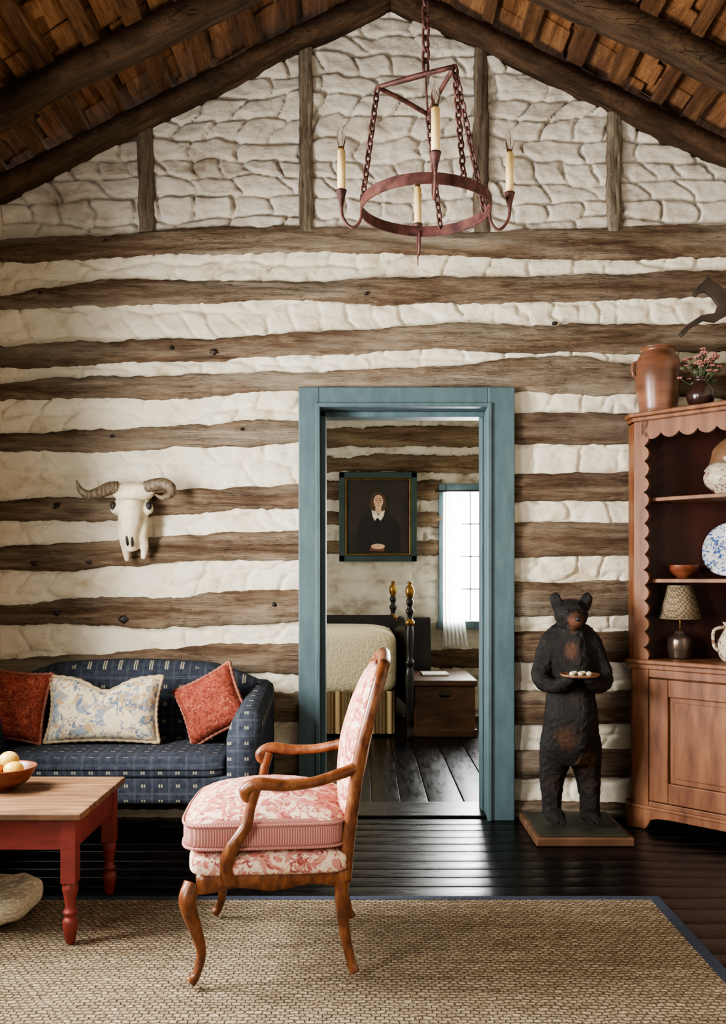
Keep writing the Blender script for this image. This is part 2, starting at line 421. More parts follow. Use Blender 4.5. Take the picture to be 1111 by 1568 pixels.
for s,m,xe in ((-1,ML,XL-.15),(1,MR,XR+.15)):
    a=.06; LX=abs(xe-AX)
    while a<LX:
        w=random.uniform(.045,.08)
        ys=[YB,-5.65,-3.65,-1.65,-.65,.03]
        for y0,y1 in zip(ys[:-1],ys[1:]):
            j=random.uniform(-.02,.02); j2=random.uniform(-.02,.02); zz=random.uniform(0,.008); q=[]
            for dx in (0,w):
                for y,jj in ((y0-.02,j),(y1,j2)):
                    for dz in (.115,.142):
                        X=a+dx+jj; q.append((AX+s*X,y,AZ-m*X+dz+zz))
            sl.append(q)
        a+=w+random.uniform(.13,.17)
    for k in range(int(LX/.21)+2):
        y=YB
        while y<0.02:
            w=random.uniform(.10,.24); a0=k*.21-.04+random.uniform(-.03,.03); a1=a0+.31; q=[]; j=random.uniform(0,.016)
            for X,up in ((a0,.04),(a1,.0)):
                for yy in (y,y+w-.005):
                    for dz in (.150,.160): q.append((AX+s*X,yy,AZ-m*X+dz+up+j))
            sh.append(q); y+=w
boxes('roof_slats',sl,slat,ce,.003); boxes('roof_shingles',sh,shing,ce,0)
prism('roof_light_block',[(XL-.4,AZ+.27-ML*(AX-XL+.4)),(AX,AZ+.27),(XR+.4,AZ+.27-MR*(XR+.4-AX)),(XR+.4,AZ+.34-MR*(XR+.4-AX)),(AX,AZ+.34),(XL-.4,AZ+.34-ML*(AX-XL+.4))],YB,.3,dark,ce,0,'y')  # cover added above the shingles to keep outside light out
# ---------------- bedroom ----------------
BY=3.57; BD=BY+D0
def bx(px,d=BD): return (px-555)*d/F
def bz(py,d=BD): return CAM_H-(py-885)*d/F
WX0,WX1,WZ0,WZ1=bx(680),bx(800),bz(952),bz(752)
bw=grp('wall_bedroom')
boxes('bedroom_wall_far',[((-2,WX0),(BY,BY+.2),(0,2.8)),((WX1,2),(BY,BY+.2),(0,2.8)),((WX0,WX1),(BY,BY+.2),(0,WZ0)),((WX0,WX1),(BY,BY+.2),(WZ1,2.8))],bedpl,bw,0)
LW=(.9,2.1,.8,2.2)
boxes('bedroom_walls_side',[((-2.1,-1.95),(.25,LW[0]),(0,2.8)),((-2.1,-1.95),(LW[1],BY+.2),(0,2.8)),((-2.1,-1.95),(LW[0],LW[1]),(0,LW[2])),((-2.1,-1.95),(LW[0],LW[1]),(LW[3],2.8)),((1.9,2.05),(.25,BY+.2),(0,2.8))],bedpl,bw,0)
hf('bedroom_plaster_relief',-1.95,1.9,0,2.7,.02,lambda X,Z:BY-.01-.03*stones(X,Z,.17,.28,.06,.03)-.04*fbm(X*5,Z*7,9),bedpl,bw,lambda x,z: not(WX0-.02<x<WX1+.02 and WZ0-.02<z<WZ1+.02))
k=0
for t,b in ((618,641),(656,684),(700,722),(738,762),(786,806),(828,848)):
    for (a0,a1) in (((-1.95,WX0-.03),(WX1+.03,1.9)) if t>735 else ((-1.95,1.9),)):
        k+=1; o=log('bedroom_log_%d'%k,[(-3,bz(t+3),bz(b)),(3,bz(t-3),bz(b+2))],a0,a1,k*5+400,logB,bw,False,-.075,conv=False,amp=1.7)
        for v in o.data.vertices: v.co.y+=BY-.01
k+=1; o=log('bedroom_log_low',[(-3,bz(992),bz(1022)),(3,bz(992),bz(1022))],-1.95,1.9,901,logB,bw,False,-.06,conv=False)
for v in o.data.vertices: v.co.y+=BY-.01
box('ceiling_bedroom',(-2.05,2.05),(.25,BY+.2),(2.7,2.8),bedpl,None,0)
wn=grp('window_3')
X0,X1,Z0,Z1=WX0,WX1,WZ0,WZ1
boxes('casing',[((X0-.06,X0+.01),(BY-.09,BY+.1),(Z0-.06,Z1+.06)),((X1-.01,X1+.06),(BY-.09,BY+.1),(Z0-.06,Z1+.06)),((X0,X1),(BY-.09,BY+.1),(Z1-.01,Z1+.06)),((X0-.08,X1+.08),(BY-.12,BY+.1),(Z0-.06,Z0+.01))],teal,wn)
xm=[X0+(X1-X0)*i/3 for i in (1,2)]; zm=[Z0+(Z1-Z0)*i/4 for i in (1,2,3)]
whitep=M('white_sash_paint',(215,215,210),(230,230,225),scale=5,bump=0)
boxes('sash',[((x-.009,x+.009),(BY+.03,BY+.06),(Z0,Z1)) for x in xm]+[((X0,X1),(BY+.03,BY+.06),(z-.009,z+.009)) for z in zm],whitep,wn,.002)
wn4=grp('window_4')  # out-of-view window, added to let more light into the bedroom
boxes('casing_and_sash',[((-2.1,-1.93),(LW[0]-.05,LW[0]+.02),(LW[2],LW[3])),((-2.1,-1.93),(LW[1]-.02,LW[1]+.05),(LW[2],LW[3])),((-2.05,-2.02),(1.49,1.51),(LW[2],LW[3])),((-2.05,-2.02),(LW[0],LW[1]),(1.49,1.52)),((-2.1,-1.93),(LW[0],LW[1]),(LW[3]-.02,LW[3]+.05)),((-2.1,-1.9),(LW[0],LW[1]),(LW[2]-.05,LW[2]+.02))],teal,wn4)
def curt():
    t=NT('sheer_curtain')
    m=t.set((245,244,240),.8); tr=t.n('ShaderNodeBsdfTranslucent'); tr.inputs[0].default_value=(.9,.9,.88,1)
    mx=t.n('ShaderNodeMixShader'); mx.inputs[0].default_value=.6; out=t.t.nodes['Material Output']
    t.l(t.b.outputs[0],mx.inputs[1]); t.l(tr.outputs[0],mx.inputs[2]); t.l(mx.outputs[0],out.inputs[0]); return m
curtm=curt()
cr=[]
for j in range(30):
    z=bz(756)+(bz(987)-bz(756))*j/29; fl_=j/29; wdt=.19-.05*math.sin(fl_*math.pi)+.04*fl_; 
    cr.append([(X0-.03+wdt*i/40,BY-.16+.018*math.sin(i*.95+.4*fl_),z) for i in range(41)])
cg=grp('curtain'); loft('curtain_panel',cr,curtm,cg,cap=False,closed=False)
tube('curtain_rod',[(X0-.1,BY-.15,bz(754)),(X1+.1,BY-.15,bz(754))],.009,dark,cg)
# portrait
pg=grp('framed_portrait')
px0,px1,pz0,pz1=bx(519),bx(636),bz(860),bz(726); yf=BY-.15
def frame(name,x0,x1,z0,z1,w,y0,y1,mat):
    boxes(name,[((x0,x0+w),(y0,y1),(z0,z1)),((x1-w,x1),(y0,y1),(z0,z1)),((x0,x1),(y0,y1),(z1-w,z1)),((x0,x1),(y0,y1),(z0,z0+w))],mat,pg,.006)
grn=M('dark_green_frame',(34,54,52),(46,68,64),scale=6,bump=.05)
frame('outer_frame',px0,px1,pz0,pz1,.055,yf-.02,BY-.02,grn)
frame('gilt_liner',px0+.055,px1-.055,pz0+.055,pz1-.055,.014,yf-.012,yf+.03,brass)
box('canvas',(px0+.06,px1-.06),(yf+.01,yf+.02),(pz0+.06,pz1-.06),M('painting_ground',(24,19,15),(46,37,28),scale=5,bump=0),pg,0)
pc=(px0+px1)/2; 
def flat(name,pts,mat,y):
    prism(name,pts,y-.002,y,mat,pg,0,'y')
def circ(cx,cz,rx,rz,n=24): return [(cx+rx*math.cos(2*math.pi*i/n),cz+rz*math.sin(2*math.pi*i/n)) for i in range(n)]
skin=M('painted_skin',(186,146,118),(214,178,146),scale=20,bump=0)
hair=M('painted_hair',(58,40,26),(80,58,38),scale=30,bump=0); blk=M('painted_coat',(10,9,9),(20,17,15),scale=9,bump=0); wht=M('painted_collar',(206,198,178),(228,220,202),scale=20,bump=0)
hz=bz(770)
flat('painted_coat',[(pc-.2,pz0+.08),(pc+.2,pz0+.08),(pc+.19,hz-.2),(pc+.11,hz-.12),(pc-.10,hz-.12),(pc-.18,hz-.2)],blk,yf+.008)
flat('painted_hair',[(pc+(.074 if abs(math.cos(q))>.3 else .066)*math.cos(q)*(1.12 if math.sin(q)<0 else 1),hz-.01+.10*math.sin(q)) for q in [i*math.pi/14 for i in range(28)]],hair,yf+.006)
flat('painted_face',[(pc+.004+.044*math.cos(q)*(1-.22*max(0,-math.sin(q))),hz-.004+.064*math.sin(q)) for q in [i*math.pi/14 for i in range(28)]],skin,yf+.003)
flat('painted_neck',[(pc-.022,hz-.05),(pc+.028,hz-.05),(pc+.032,hz-.11),(pc-.026,hz-.11)],skin,yf+.004)
flat('painted_collar',[(pc-.058,hz-.078),(pc-.02,hz-.09),(pc+.004,hz-.125),(pc+.03,hz-.09),(pc+.062,hz-.078),(pc+.052,hz-.13),(pc+.024,hz-.175),(pc-.004,hz-.145),(pc-.03,hz-.175),(pc-.05,hz-.13)],wht,yf+.001)
flat('painted_hands',circ(pc,pz0+.135,.062,.024),skin,yf+.003)
flat('painted_book',[(pc-.075,pz0+.095),(pc+.055,pz0+.09),(pc+.06,pz0+.12),(pc-.07,pz0+.125)],M('painted_book_red',(96,54,38),(120,74,52),scale=9,bump=0),yf+.004)
for nm_,dx in (('painted_eye_left',-.016),('painted_eye_right',.021)):
    flat(nm_,circ(pc+dx,hz+.010,.008,.0045,12),hair,yf)
    flat(nm_+'_brow',[(pc+dx-.012,hz+.024),(pc+dx+.012,hz+.024),(pc+dx+.010,hz+.028),(pc+dx-.010,hz+.028)],hair,yf)
flat('painted_nose',[(pc+.002,hz+.01),(pc+.012,hz-.018),(pc-.004,hz-.018)],M('painted_shadow',(150,108,84),(160,118,92),scale=9,bump=0),yf)
flat('painted_mouth',[(pc-.012,hz-.035),(pc+.003,hz-.031),(pc+.019,hz-.035),(pc+.003,hz-.040)],red,yf)
# bed
bd=grp('four_poster_bed')
def bedm():
    t=NT('quilted_coverlet'); v=t.n('ShaderNodeTexVoronoi'); v.inputs['Scale'].default_value=45; t.l(t.co(),v.inputs[0]); t.bump(v.outputs[0],.4,.01)
    return t.set((224,211,176),.85)
bedc=bedm()
b0,b1=-1.75,.27; y0,y1=2.42,3.25
sup('coverlet',((b0+b1)/2,(y0+y1)/2,.59),((b1-b0)/2,(y1-y0)/2,.275),bedc,bd,.28,.12,56)
t=NT('striped_bed_skirt'); xyz=t.n('ShaderNodeSeparateXYZ'); t.l(t.co(),xyz.inputs[0])
f=t.math('FRACT',t.math('MULTIPLY',t.math('ADD',xyz.outputs[0],xyz.outputs[1]),22)); t.set(t.mix(t.math('GREATER_THAN',f,.55),(176,152,112),(106,87,60)),.9); skirt=t.m
def skl(z):
    out=[]; per=[(b0+.03,y0+.02),(b1-.03,y0+.02),(b1-.03,y1-.02),(b0+.03,y1-.02)]
    for i in range(4):
        a,b=Vector(per[i]+(0,)),Vector(per[(i+1)%4]+(0,)); n=int((b-a).length/.012); nr=(b-a).normalized().cross(Vector((0,0,1)))
        for k_ in range(n):
            c=a.lerp(b,k_/n)+nr*(.012*math.sin(k_*1.1)); out.append((c.x,c.y,z))
    return out
loft('bed_skirt',[skl(.02),skl(.2),skl(.36)],skirt,bd,cap=False)
pp=[(.0,0),(.022,0),(.03,.03),(.022,.1),(.032,.2),(.034,.5),(.024,.56),(.036,.6),(.022,.64),(.03,.8),(.02,.95),(.034,1.0),(.018,1.03),(.03,1.07),(.02,1.1)]
for i,(x,y) in enumerate([(.365,2.30),(.268,3.32)]):
    lathe('post_%d'%(i+1),pp,(x,y,0),dark,bd,20,3)
    lathe('finial_%d'%(i+1),[(.012,1.09),(.028,1.12),(.036,1.155),(.026,1.19),(.012,1.205),(.02,1.22),(0,1.235)],(x,y,0),brass,bd,20,3)
    lathe('collar_%d'%(i+1),[(.02,.88),(.037,.9),(.037,.92),(.02,.94)],(x,y,0),brass,bd,20)
v=[];f=[]
for i in range(21):
    t_=i/20; a=(.365-.097*t_, 2.30+1.02*t_, .80+.14*math.sin(math.pi*t_)**2)
    v+=[(a[0]-.012,a[1],.25),(a[0]+.012,a[1],.25),(a[0]+.012,a[1],a[2]),(a[0]-.012,a[1],a[2])]
for i in range(20):
    for j in range(4): f.append((i*4+j,i*4+(j+1)%4,i*4+4+(j+1)%4,i*4+4+j))
fixn(mesh('footboard',v,f,dark,bd,False))
box('bed_rail',(-1.75,.27),(3.27,3.31),(.82,.93),dark,bd)
# trunk
tr=grp('wooden_trunk')
trw=wood('trunk_wood',(50,33,22),(82,56,37),(102,72,50),(1,5,5),.4)
def tb(px,d): return (px-555)*d/F
TX0,TX1=tb(634,7.25),tb(727,7.25)
box('trunk_body',(TX0,TX1),(2.42,3.15),(.03,.40),trw,tr,.008)
box('trunk_lid',(TX0-.015,TX1+.015),(2.40,3.17),(.40,.45),trw,tr,.01)
boxes('trunk_base',[((TX0-.015,TX1+.015),(2.40,3.17),(0,.06))],trw,tr,.006)
ell('lock_plate',((TX0+TX1)/2,2.418,.33),(.05,.008,.018),dark,tr)
box('open_book',(TX0+.08,TX0+.3),(2.7,2.95),(.451,.466),M('book_paper',(190,186,174),(205,200,190),scale=9),None)
bc=grp('bedroom_chest'); box('chest_body',(.42,.60),(3.23,3.40),(.1,.91),dark,bc,.01); boxes('chest_feet',[((.43,.46),(3.24,3.27),(0,.1)),((.56,.59),(3.24,3.27),(0,.1)),((.43,.46),(3.36,3.39),(0,.1)),((.56,.59),(3.36,3.39),(0,.1))],dark,bc)
# ---------------- rug ----------------
rg=grp('woven_rug')
t=NT('jute_weave')
br=t.n('ShaderNodeTexBrick'); br.inputs['Scale'].default_value=1; br.inputs['Brick Width'].default_value=.026; br.inputs['Row Height'].default_value=.017; br.inputs['Mortar Size'].default_value=.004; br.inputs['Mortar Smooth'].default_value=1
br.inputs['Color1'].default_value=(1,1,1,1); br.inputs['Color2'].default_value=(.62,.60,.57,1); br.inputs['Mortar'].default_value=(.5,.46,.42,1)
nm=t.n('ShaderNodeTexNoise'); nm.inputs['Scale'].default_value=14; nm.inputs['Detail'].default_value=4; t.l(t.co(),nm.inputs[0])
mxv=t.n('ShaderNodeMix',data_type='VECTOR'); mxv.inputs[0].default_value=.035; t.l(t.co(),mxv.inputs[4]); t.l(nm.outputs[1],mxv.inputs[5])
t.l(mxv.outputs[1],br.inputs[0])
g1=t.noise((1,1,1),90,4,.7); g2=t.noise((.6,5,1),5,8,.7)
c=t.ramp(g2,[(.3,(140,124,104)),(.5,(176,160,136)),(.7,(198,184,160))])
c=t.mix(t.ramp(g1,[(.35,.6),(.6,0.0)]),c,(116,99,80))
c=t.mix(.85,c,br.outputs[0],'MULTIPLY')
t.set(c,.95,0,.1)
b=t.bump(t.math('SUBTRACT',1,br.outputs[1]),1,.012); t.bump(g1,.8,.006,b); jute=t.m
RX0,RX1,RY0,RY1=-1.75,1.155,-4.6,-1.254
box('rug_field',(RX0+.04,RX1-.04),(RY0+.04,RY1-.035),(.003,.014),jute,rg,.003)
navyb=M('navy_binding',(34,43,60),(50,60,80),scale=60,bump=.2,rough=.9)
boxes('rug_border',[((RX0,RX0+.042),(RY0,RY1),(.003,.016)),((RX1-.042,RX1),(RY0,RY1),(.003,.016)),((RX0,RX1),(RY0,RY0+.042),(.003,.0162)),((RX0,RX1),(RY1-.037,RY1),(.003,.0162))],navyb,rg,.003)
# ---------------- sofa ----------------
t=NT('navy_patterned_fabric'); xyz=t.n('ShaderNodeSeparateXYZ'); t.l(t.co(),xyz.inputs[0])
a=t.math('MULTIPLY',t.math('ADD',xyz.outputs[0],10.0),1/.078); bb=t.math('MULTIPLY',t.math('ADD',t.math('SUBTRACT',xyz.outputs[2],xyz.outputs[1]),10),1/.07)
fa=t.math('SUBTRACT',t.math('FRACT',a),.5); fb_=t.math('SUBTRACT',t.math('FRACT',bb),.5)
aa=t.math('ABSOLUTE',fa); ab=t.math('ABSOLUTE',fb_)
d1=t.math('ABSOLUTE',t.math('SUBTRACT',aa,.07))
dot=t.math('MULTIPLY',t.math('LESS_THAN',d1,.045),t.math('LESS_THAN',ab,.10))
line=t.math('MAXIMUM',t.math('LESS_THAN',t.math('ABSOLUTE',t.math('SUBTRACT',aa,.46)),.02),t.math('LESS_THAN',t.math('ABSOLUTE',t.math('SUBTRACT',ab,.46)),.022))
gn=t.noise((1,1,1),40,4); base=t.ramp(gn,[(.3,(36,40,48)),(.7,(58,63,74))])
c=t.mix(t.math('MULTIPLY',line,.35),base,(92,97,104)); c=t.mix(t.math('MULTIPLY',dot,.75),c,(160,153,130))
t.bump(gn,.2,.003); t.set(c,.92,0,.15); navy=t.m
so=grp('camelback_sofa')
SC=-1.16
def ztop(x):
    u=abs(x-SC)/.70
    return .846-.055*u**2-.085*max(0,u-.55)**1.3/.36
rings=[]
for i in range(61):
    x=SC-.70+1.40*i/60; zt=ztop(x)
    rings.append([(x,-.30,.26),(x,-.285,.45),(x,-.27,.55),(x,-.235,zt-.09),(x,-.215,zt-.03),(x,-.185,zt-.006),(x,-.15,zt),(x,-.125,zt-.01),(x,-.11,zt-.04),(x,-.10,.5),(x,-.10,.26)])
loft('sofa_back',rings,navy,so)
for nm_,s in (('arm_right',1),('arm_left',-1)):
    rings=[]
    for i in range(25):
        t_=i/24; y=-.72+.58*t_; dz=.055*t_**1.5-.03*(1-t_)**2
        fz=[(-.617,.235),(-.617,.45),(-.617,.56+dz),(-.602,.62+dz),(-.572,.665+dz),(-.53,.692+dz),(-.488,.69+dz),(-.458,.665+dz),(-.45,.62+dz),(-.462,.55+dz),(-.465,.45),(-.465,.235)]
        sc=1 if 0<i<24 else .93
        rings.append([((SC+s*((x-(-.54))*sc+(-.54)-SC)),y,z if sc==1 else .45+(z-.45)*.96) for x,z in fz])
    loft(nm_,rings,navy,so)
sup('seat_cushion',(SC,-.49,.405),(.545,.225,.058),navy,so,.3,.15,64)
sup('seat_cushion_welt',(SC,-.492,.40),(.545,.229,.012),navy,so,.4,.15,64)
box('seat_rail',(SC-.69,SC+.69),(-.705,-.12),(.235,.365),navy,so,.02)
for i,(x,y) in enumerate([(-1.78,-.66),(-.53,-.66),(-1.78,-.16),(-.53,-.16)]):
    loft('leg_%d'%(i+1),[[(x-s_,y-s_,z),(x+s_,y-s_,z),(x+s_,y+s_,z),(x-s_,y+s_,z)] for z,s_ in ((0.002,.016),(.24,.027))],dark,so,smooth=False)
# pillows
def blotch(name,base,cols,sc,th=.5,rough=.9):
    t=NT(name); cur=base
    for i,(cc,o_) in enumerate(cols):
        n=t.noise((1,1,1),sc*(1+.35*i),5,.62,1.6); n2=t.math('ADD',n,o_)
        fac=t.ramp(n2,[(th,0.0),(th+.035,1.0)]); cur=t.mix(fac,cur,cc)
    w=t.noise((1,1,1),160,2); t.bump(w,.25,.002); return t.set(cur,rough,0,.15)
floral=blotch('blue_floral_linen',(202,190,162),[((136,142,150),-.02),((172,144,110),-.05),((100,110,128),-.06)],11)
redp=blotch('rust_paisley_fabric',(130,64,51),[((102,46,38),0),((152,96,74),-.07)],36)
toile=blotch('pink_toile_fabric',(214,192,170),[((172,104,96),.0),((186,130,116),-.01),((140,76,72),-.06)],15)
t=NT('rose_stripe_fabric'); xyz=t.n('ShaderNodeSeparateXYZ'); t.l(t.co(),xyz.inputs[0])
f_=t.math('FRACT',t.math('MULTIPLY',t.math('ADD',xyz.outputs[0],xyz.outputs[1]),120)); t.set(t.mix(t.math('GREATER_THAN',f_,.5),(174,126,115),(140,84,80)),.9); stripe=t.m
def pillow(name,c,w,h,th,mat,trim,rx=0,ry=0,rz=0,sag=0):
    g=grp(name,c,rz,rx,ry); n=26; v=[];f=[]
    for s in (1,-1):
        for j in range(n+1):
            for i in range(n+1):
                u=-1+2*i/n; q=-1+2*j/n
                x=w/2*u*(1-.09*(1-q*q)); z=h/2*q*(1-.09*(1-u*u))
                if q>0: z-=sag*q*math.exp(-(u/.35)**2)
                t_=max(0,(1-u**4)*(1-q**4))**.55*th/2
                if sag: t_*=1-.45*math.exp(-(u/.12)**2)*max(0,q)
                cr=.006*math.sin(u*9+q*5+w*40)*t_/th*2
                v.append((x,-s*(t_+cr),z))
    m=(n+1)**2
    for s in (0,1):
        for j in range(n):
            for i in range(n):
                a=s*m+j*(n+1)+i; f.append((a,a+1,a+n+2,a+n+1))
    fixn(mesh('cushion_body',v,f,mat,g))
    per=[]
    for i in range(n): per.append(i)
    for j in range(n): per.append(j*(n+1)+n)
    for i in range(n,0,-1): per.append(n*(n+1)+i)
    for j in range(n,0,-1): per.append(j*(n+1))
    P=[Vector(v[i]) for i in per]; R=[.007+.004*(k%2) for k in range(len(P))]
    vv,ff=tubev(P,R,seg=8,closed=True); fixn(mesh('cushion_fringe',vv,ff,trim,g)); return g
fr=M('fringe_tan',(150,130,100),(180,160,130),scale=80); fr2=M('fringe_red',(112,54,42),(138,90,70),scale=80)
pillow('floral_throw_pillow',(-1.245,-.43,.628),.55,.32,.14,floral,fr,rx=-.25,sag=.06)
pillow('red_throw_pillow',(-.735,-.40,.645),.33,.31,.13,redp,fr2,rx=-.28,ry=-.48,rz=-.2)
pillow('red_throw_pillow.001',(-1.68,-.43,.645),.32,.34,.13,redp,fr2,rx=-.25,ry=.1)
# ---------------- coffee table ----------------
ct=grp('red_coffee_table',(0,0,.004))
tx0,tx1,ty0,ty1,tz=-1.80,-.945,-1.77,-1.19,.465
pl=[];n=4
for i in range(n):
    a=ty0+(ty1-ty0)*i/n; pl.append(((tx0,tx1),(a+.001,a+(ty1-ty0)/n-.001),(tz-.024,tz)))
boxes('table_top',pl,tabtop,ct,.004)
boxes('apron',[((tx0+.05,tx1-.045),(ty0+.03,ty0+.05),(tz-.13,tz-.024)),((tx0+.05,tx1-.045),(ty1-.05,ty1-.03),(tz-.13,tz-.024)),((tx0+.03,tx0+.05),(ty0+.05,ty1-.05),(tz-.13,tz-.024)),((tx1-.05,tx1-.03),(ty0+.05,ty1-.05),(tz-.13,tz-.024))],red,ct,.003)
for i,(x,y) in enumerate([(tx1-.05,ty0+.05),(tx1-.05,ty1-.05),(tx0+.05,ty0+.05),(tx0+.05,ty1-.05)]):
    box('leg_block_%d'%(i+1),(x-.026,x+.026),(y-.026,y+.026),(.22,tz-.024),red,ct,.003)
    lathe('leg_turning_%d'%(i+1),[(0,.015),(.014,.015),(.022,.05),(.026,.09),(.017,.105),(.025,.12),(.017,.135),(.021,.17),(.027,.20),(.022,.225)],(x,y,0),red,ct,20,3)
tz=.470
bo=grp('wooden_fruit_bowl')
bowlm=wood('bowl_wood',(78,42,28),(110,62,42),(136,84,56),(2,2,6),.35)
lathe('bowl',[(.0,0),(.045,0),(.05,.008),(.09,.035),(.115,.075),(.12,.085),(.112,.083),(.085,.042),(.04,.018),(0,.015)],(-1.34,-1.42,tz),bowlm,bo,36,3)
for i,(dx,dy,dz,r,c1,c2) in enumerate([(-.03,-.03,.075,.038,(150,50,36),(190,96,50)),(.045,-.02,.078,.034,(196,160,60),(214,184,90)),(0,.045,.075,.037,(120,40,26),(170,110,50)),(-.065,.03,.078,.033,(140,120,40),(180,150,60)),(.02,.0,.11,.034,(186,150,60),(204,170,90))]):
    ell('fruit_%d'%(i+1),(-1.34+dx,-1.42+dy,tz+dz),(r*1.1,r,r*.95),M('fruit_skin_%d'%i,c1,c2,scale=14,rough=.35,bump=.02),bo)
th=grp('knitted_throw')
t=NT('cream_chunky_knit'); wv=t.n('ShaderNodeTexVoronoi'); wv.inputs['Scale'].default_value=55; mp=t.n('ShaderNodeMapping'); mp.inputs['Scale'].default_value=(1,1,2.2); t.l(t.co(),mp.inputs[0]); t.l(mp.outputs[0],wv.inputs[0]); t.bump(t.math('SUBTRACT',1,wv.outputs[0]),.6,.01)
t.set(t.ramp(wv.outputs[0],[(.1,(230,225,202)),(.7,(196,187,160))]),.95); knit=t.m
sup('throw_body',(-1.375,-1.47,.080),(.17,.17,.058),knit,th,.6,.5,64,fn=lambda a:(a.x,a.y,a.z+.006*math.sin(a.x*60)*math.sin(a.y*30)))
# ---------------- armchair ----------------
ch=grp('upholstered_armchair',(-.28,-1.765,.017),math.radians(2))
WF,WR=.285,.225
def leg(name,pts,r): tube(name,pts,r,walnut,ch,seg=12,n=8)
for s,nn in ((-1,'near'),(1,'far')):
    leg('front_leg_'+nn,[(-.248,s*(WF-.02),.31),(-.262,s*(WF+.0),.26),(-.238,s*(WF-.01),.17),(-.222,s*(WF-.015),.10),(-.235,s*WF,.04),(-.252,s*(WF+.005),.020)],[.030,.027,.020,.015,.013,.019])
    leg('rear_leg_'+nn,[(.212,s*WR,.34),(.205,s*WR,.25),(.215,s*WR,.14),(.235,s*(WR+.005),.05),(.246,s*(WR+.008),.018)],[.024,.021,.017,.014,.017])
    tube('back_stile_'+nn,[(.215,s*WR,.30),(.225,s*WR,.42),(.242,s*WR,.55),(.265,s*(WR+.008),.70),(.30,s*(WR+.012),.84),(.325,s*(WR-.01),.925),(.34,s*(WR-.06),.965)],[.022,.022,.021,.02,.02,.02,.02],walnut,ch,n=8)
    tube('arm_'+nn,[(.255,s*(WR+.005),.655),(.21,s*(WR+.022),.64),(.12,s*(WR+.05),.618),(.03,s*(WR+.065),.612),(-.045,s*(WR+.07),.618),(-.085,s*(WR+.068),.60),(-.082,s*(WR+.066),.575),(-.06,s*(WR+.066),.578)],[.018,.018,.017,.019,.021,.019,.015,.01],walnut,ch,n=8)
    tube('arm_support_'+nn,[(-.055,s*(WR+.066),.605),(-.07,s*(WR+.066),.55),(-.085,s*(WR+.07),.49),(-.125,s*(WR+.068),.43),(-.145,s*(WR+.058),.37),(-.135,s*(WR+.045),.31)],[.018,.016,.017,.021,.024,.026],walnut,ch,n=8)
tube('crest_rail',[(.34,-(WR-.05),.965),(.345,-.12,.972),(.348,0,.985),(.345,.12,.972),(.34,WR-.05,.965)],[.02,.021,.024,.021,.02],walnut,ch,n=8)
tube('back_lower_rail',[(.238,-WR,.52),(.24,0,.515),(.238,WR,.52)],.017,walnut,ch)
def plan(u): return WR+(WF-WR)*min(1,(.22-u)/.44)
out=[]
for i in range(21): u=.225-.455*i/20; out.append((u,-plan(u)-.004))
for i in range(1,12):
    a_=i/12; out.append((-.23-.035*math.sin(math.pi*a_),-WF+2*WF*a_))
for i in range(21): u=-.23+.455*i/20; out.append((u,plan(u)+.004))
for i in range(1,8): out.append((.225,WR-2*WR*i/8))
def ringz(z,inset,wav=0):
    r=[]
    for k_,(u,w) in enumerate(out):
        sc=1-inset/.27
        r.append((u*sc,w*sc,z-wav*math.cos(u/.455*4*math.pi)*.5))
    return r
loft('seat_rail',[ringz(.345,.03),ringz(.345,.0),ringz(.325,-.004),ringz(.290,-.002,.014),ringz(.285,.02,.014)],walnut,ch)
def trap(a): 
    k_=1.13-.45*(a.x+.25)*.55
    return (a.x-(.02*(1-(a.y/.28)**2) if a.x<-.15 else 0),a.y*k_,a.z)
sup('seat_upholstery',(-.012,0,.365),(.245,.268,.045),toile,ch,.5,.2,64,fn=lambda a:trap(a))
def crown(a):
    x,y,z=trap(a)
    if z>0: z+=.065*max(0,1-(a.x/.26)**2)*max(0,1-(a.y/.29)**2)
    return (x,y,z)
sup('seat_cushion',(-.027,0,.452),(.25,.262,.05),toile,ch,.38,.26,64,fn=crown,mat2=stripe,thr=.75)
for z_ in (.418,.487):
    pts=[]
    for i in range(72):
        th_=2*math.pi*i/72; spf=lambda w,e: math.copysign(abs(w)**e,w)
        a=Vector((.250*spf(math.cos(th_),.26),.262*spf(math.sin(th_),.26),0)); x,y,z=trap(a); pts.append((x-.027,y,z_))
    v_,f_2=tubev(pts,.005,seg=8,closed=True); fixn(mesh('cushion_piping_%d'%int(z_*1000),v_,f_2,stripe,ch))
rings=[]
for j in range(17):
    t_=j/16; z=.46+.49*t_; uc=np.interp(z,[.42,.55,.70,.84,.925,.965],[.222,.240,.263,.297,.320,.335]); hw=(WR-.012)*(1 if t_<.85 else 1-.25*((t_-.85)/.15)**2); 
    b_=.055*math.sin(math.pi*min(1,max(0,t_*.94+.03)))**.5
    r=[]
    for i in range(25):
        q=-1+2*i/24; r.append((uc-.005-b_*(1-q**4),hw*q,z))
    for i in range(25):
        q=1-2*i/24; r.append((uc+.012+.025*(1-q**4)*math.sin(math.pi*t_),hw*q,z))
    rings.append(r)
loft('back_upholstery',rings,toile,ch)
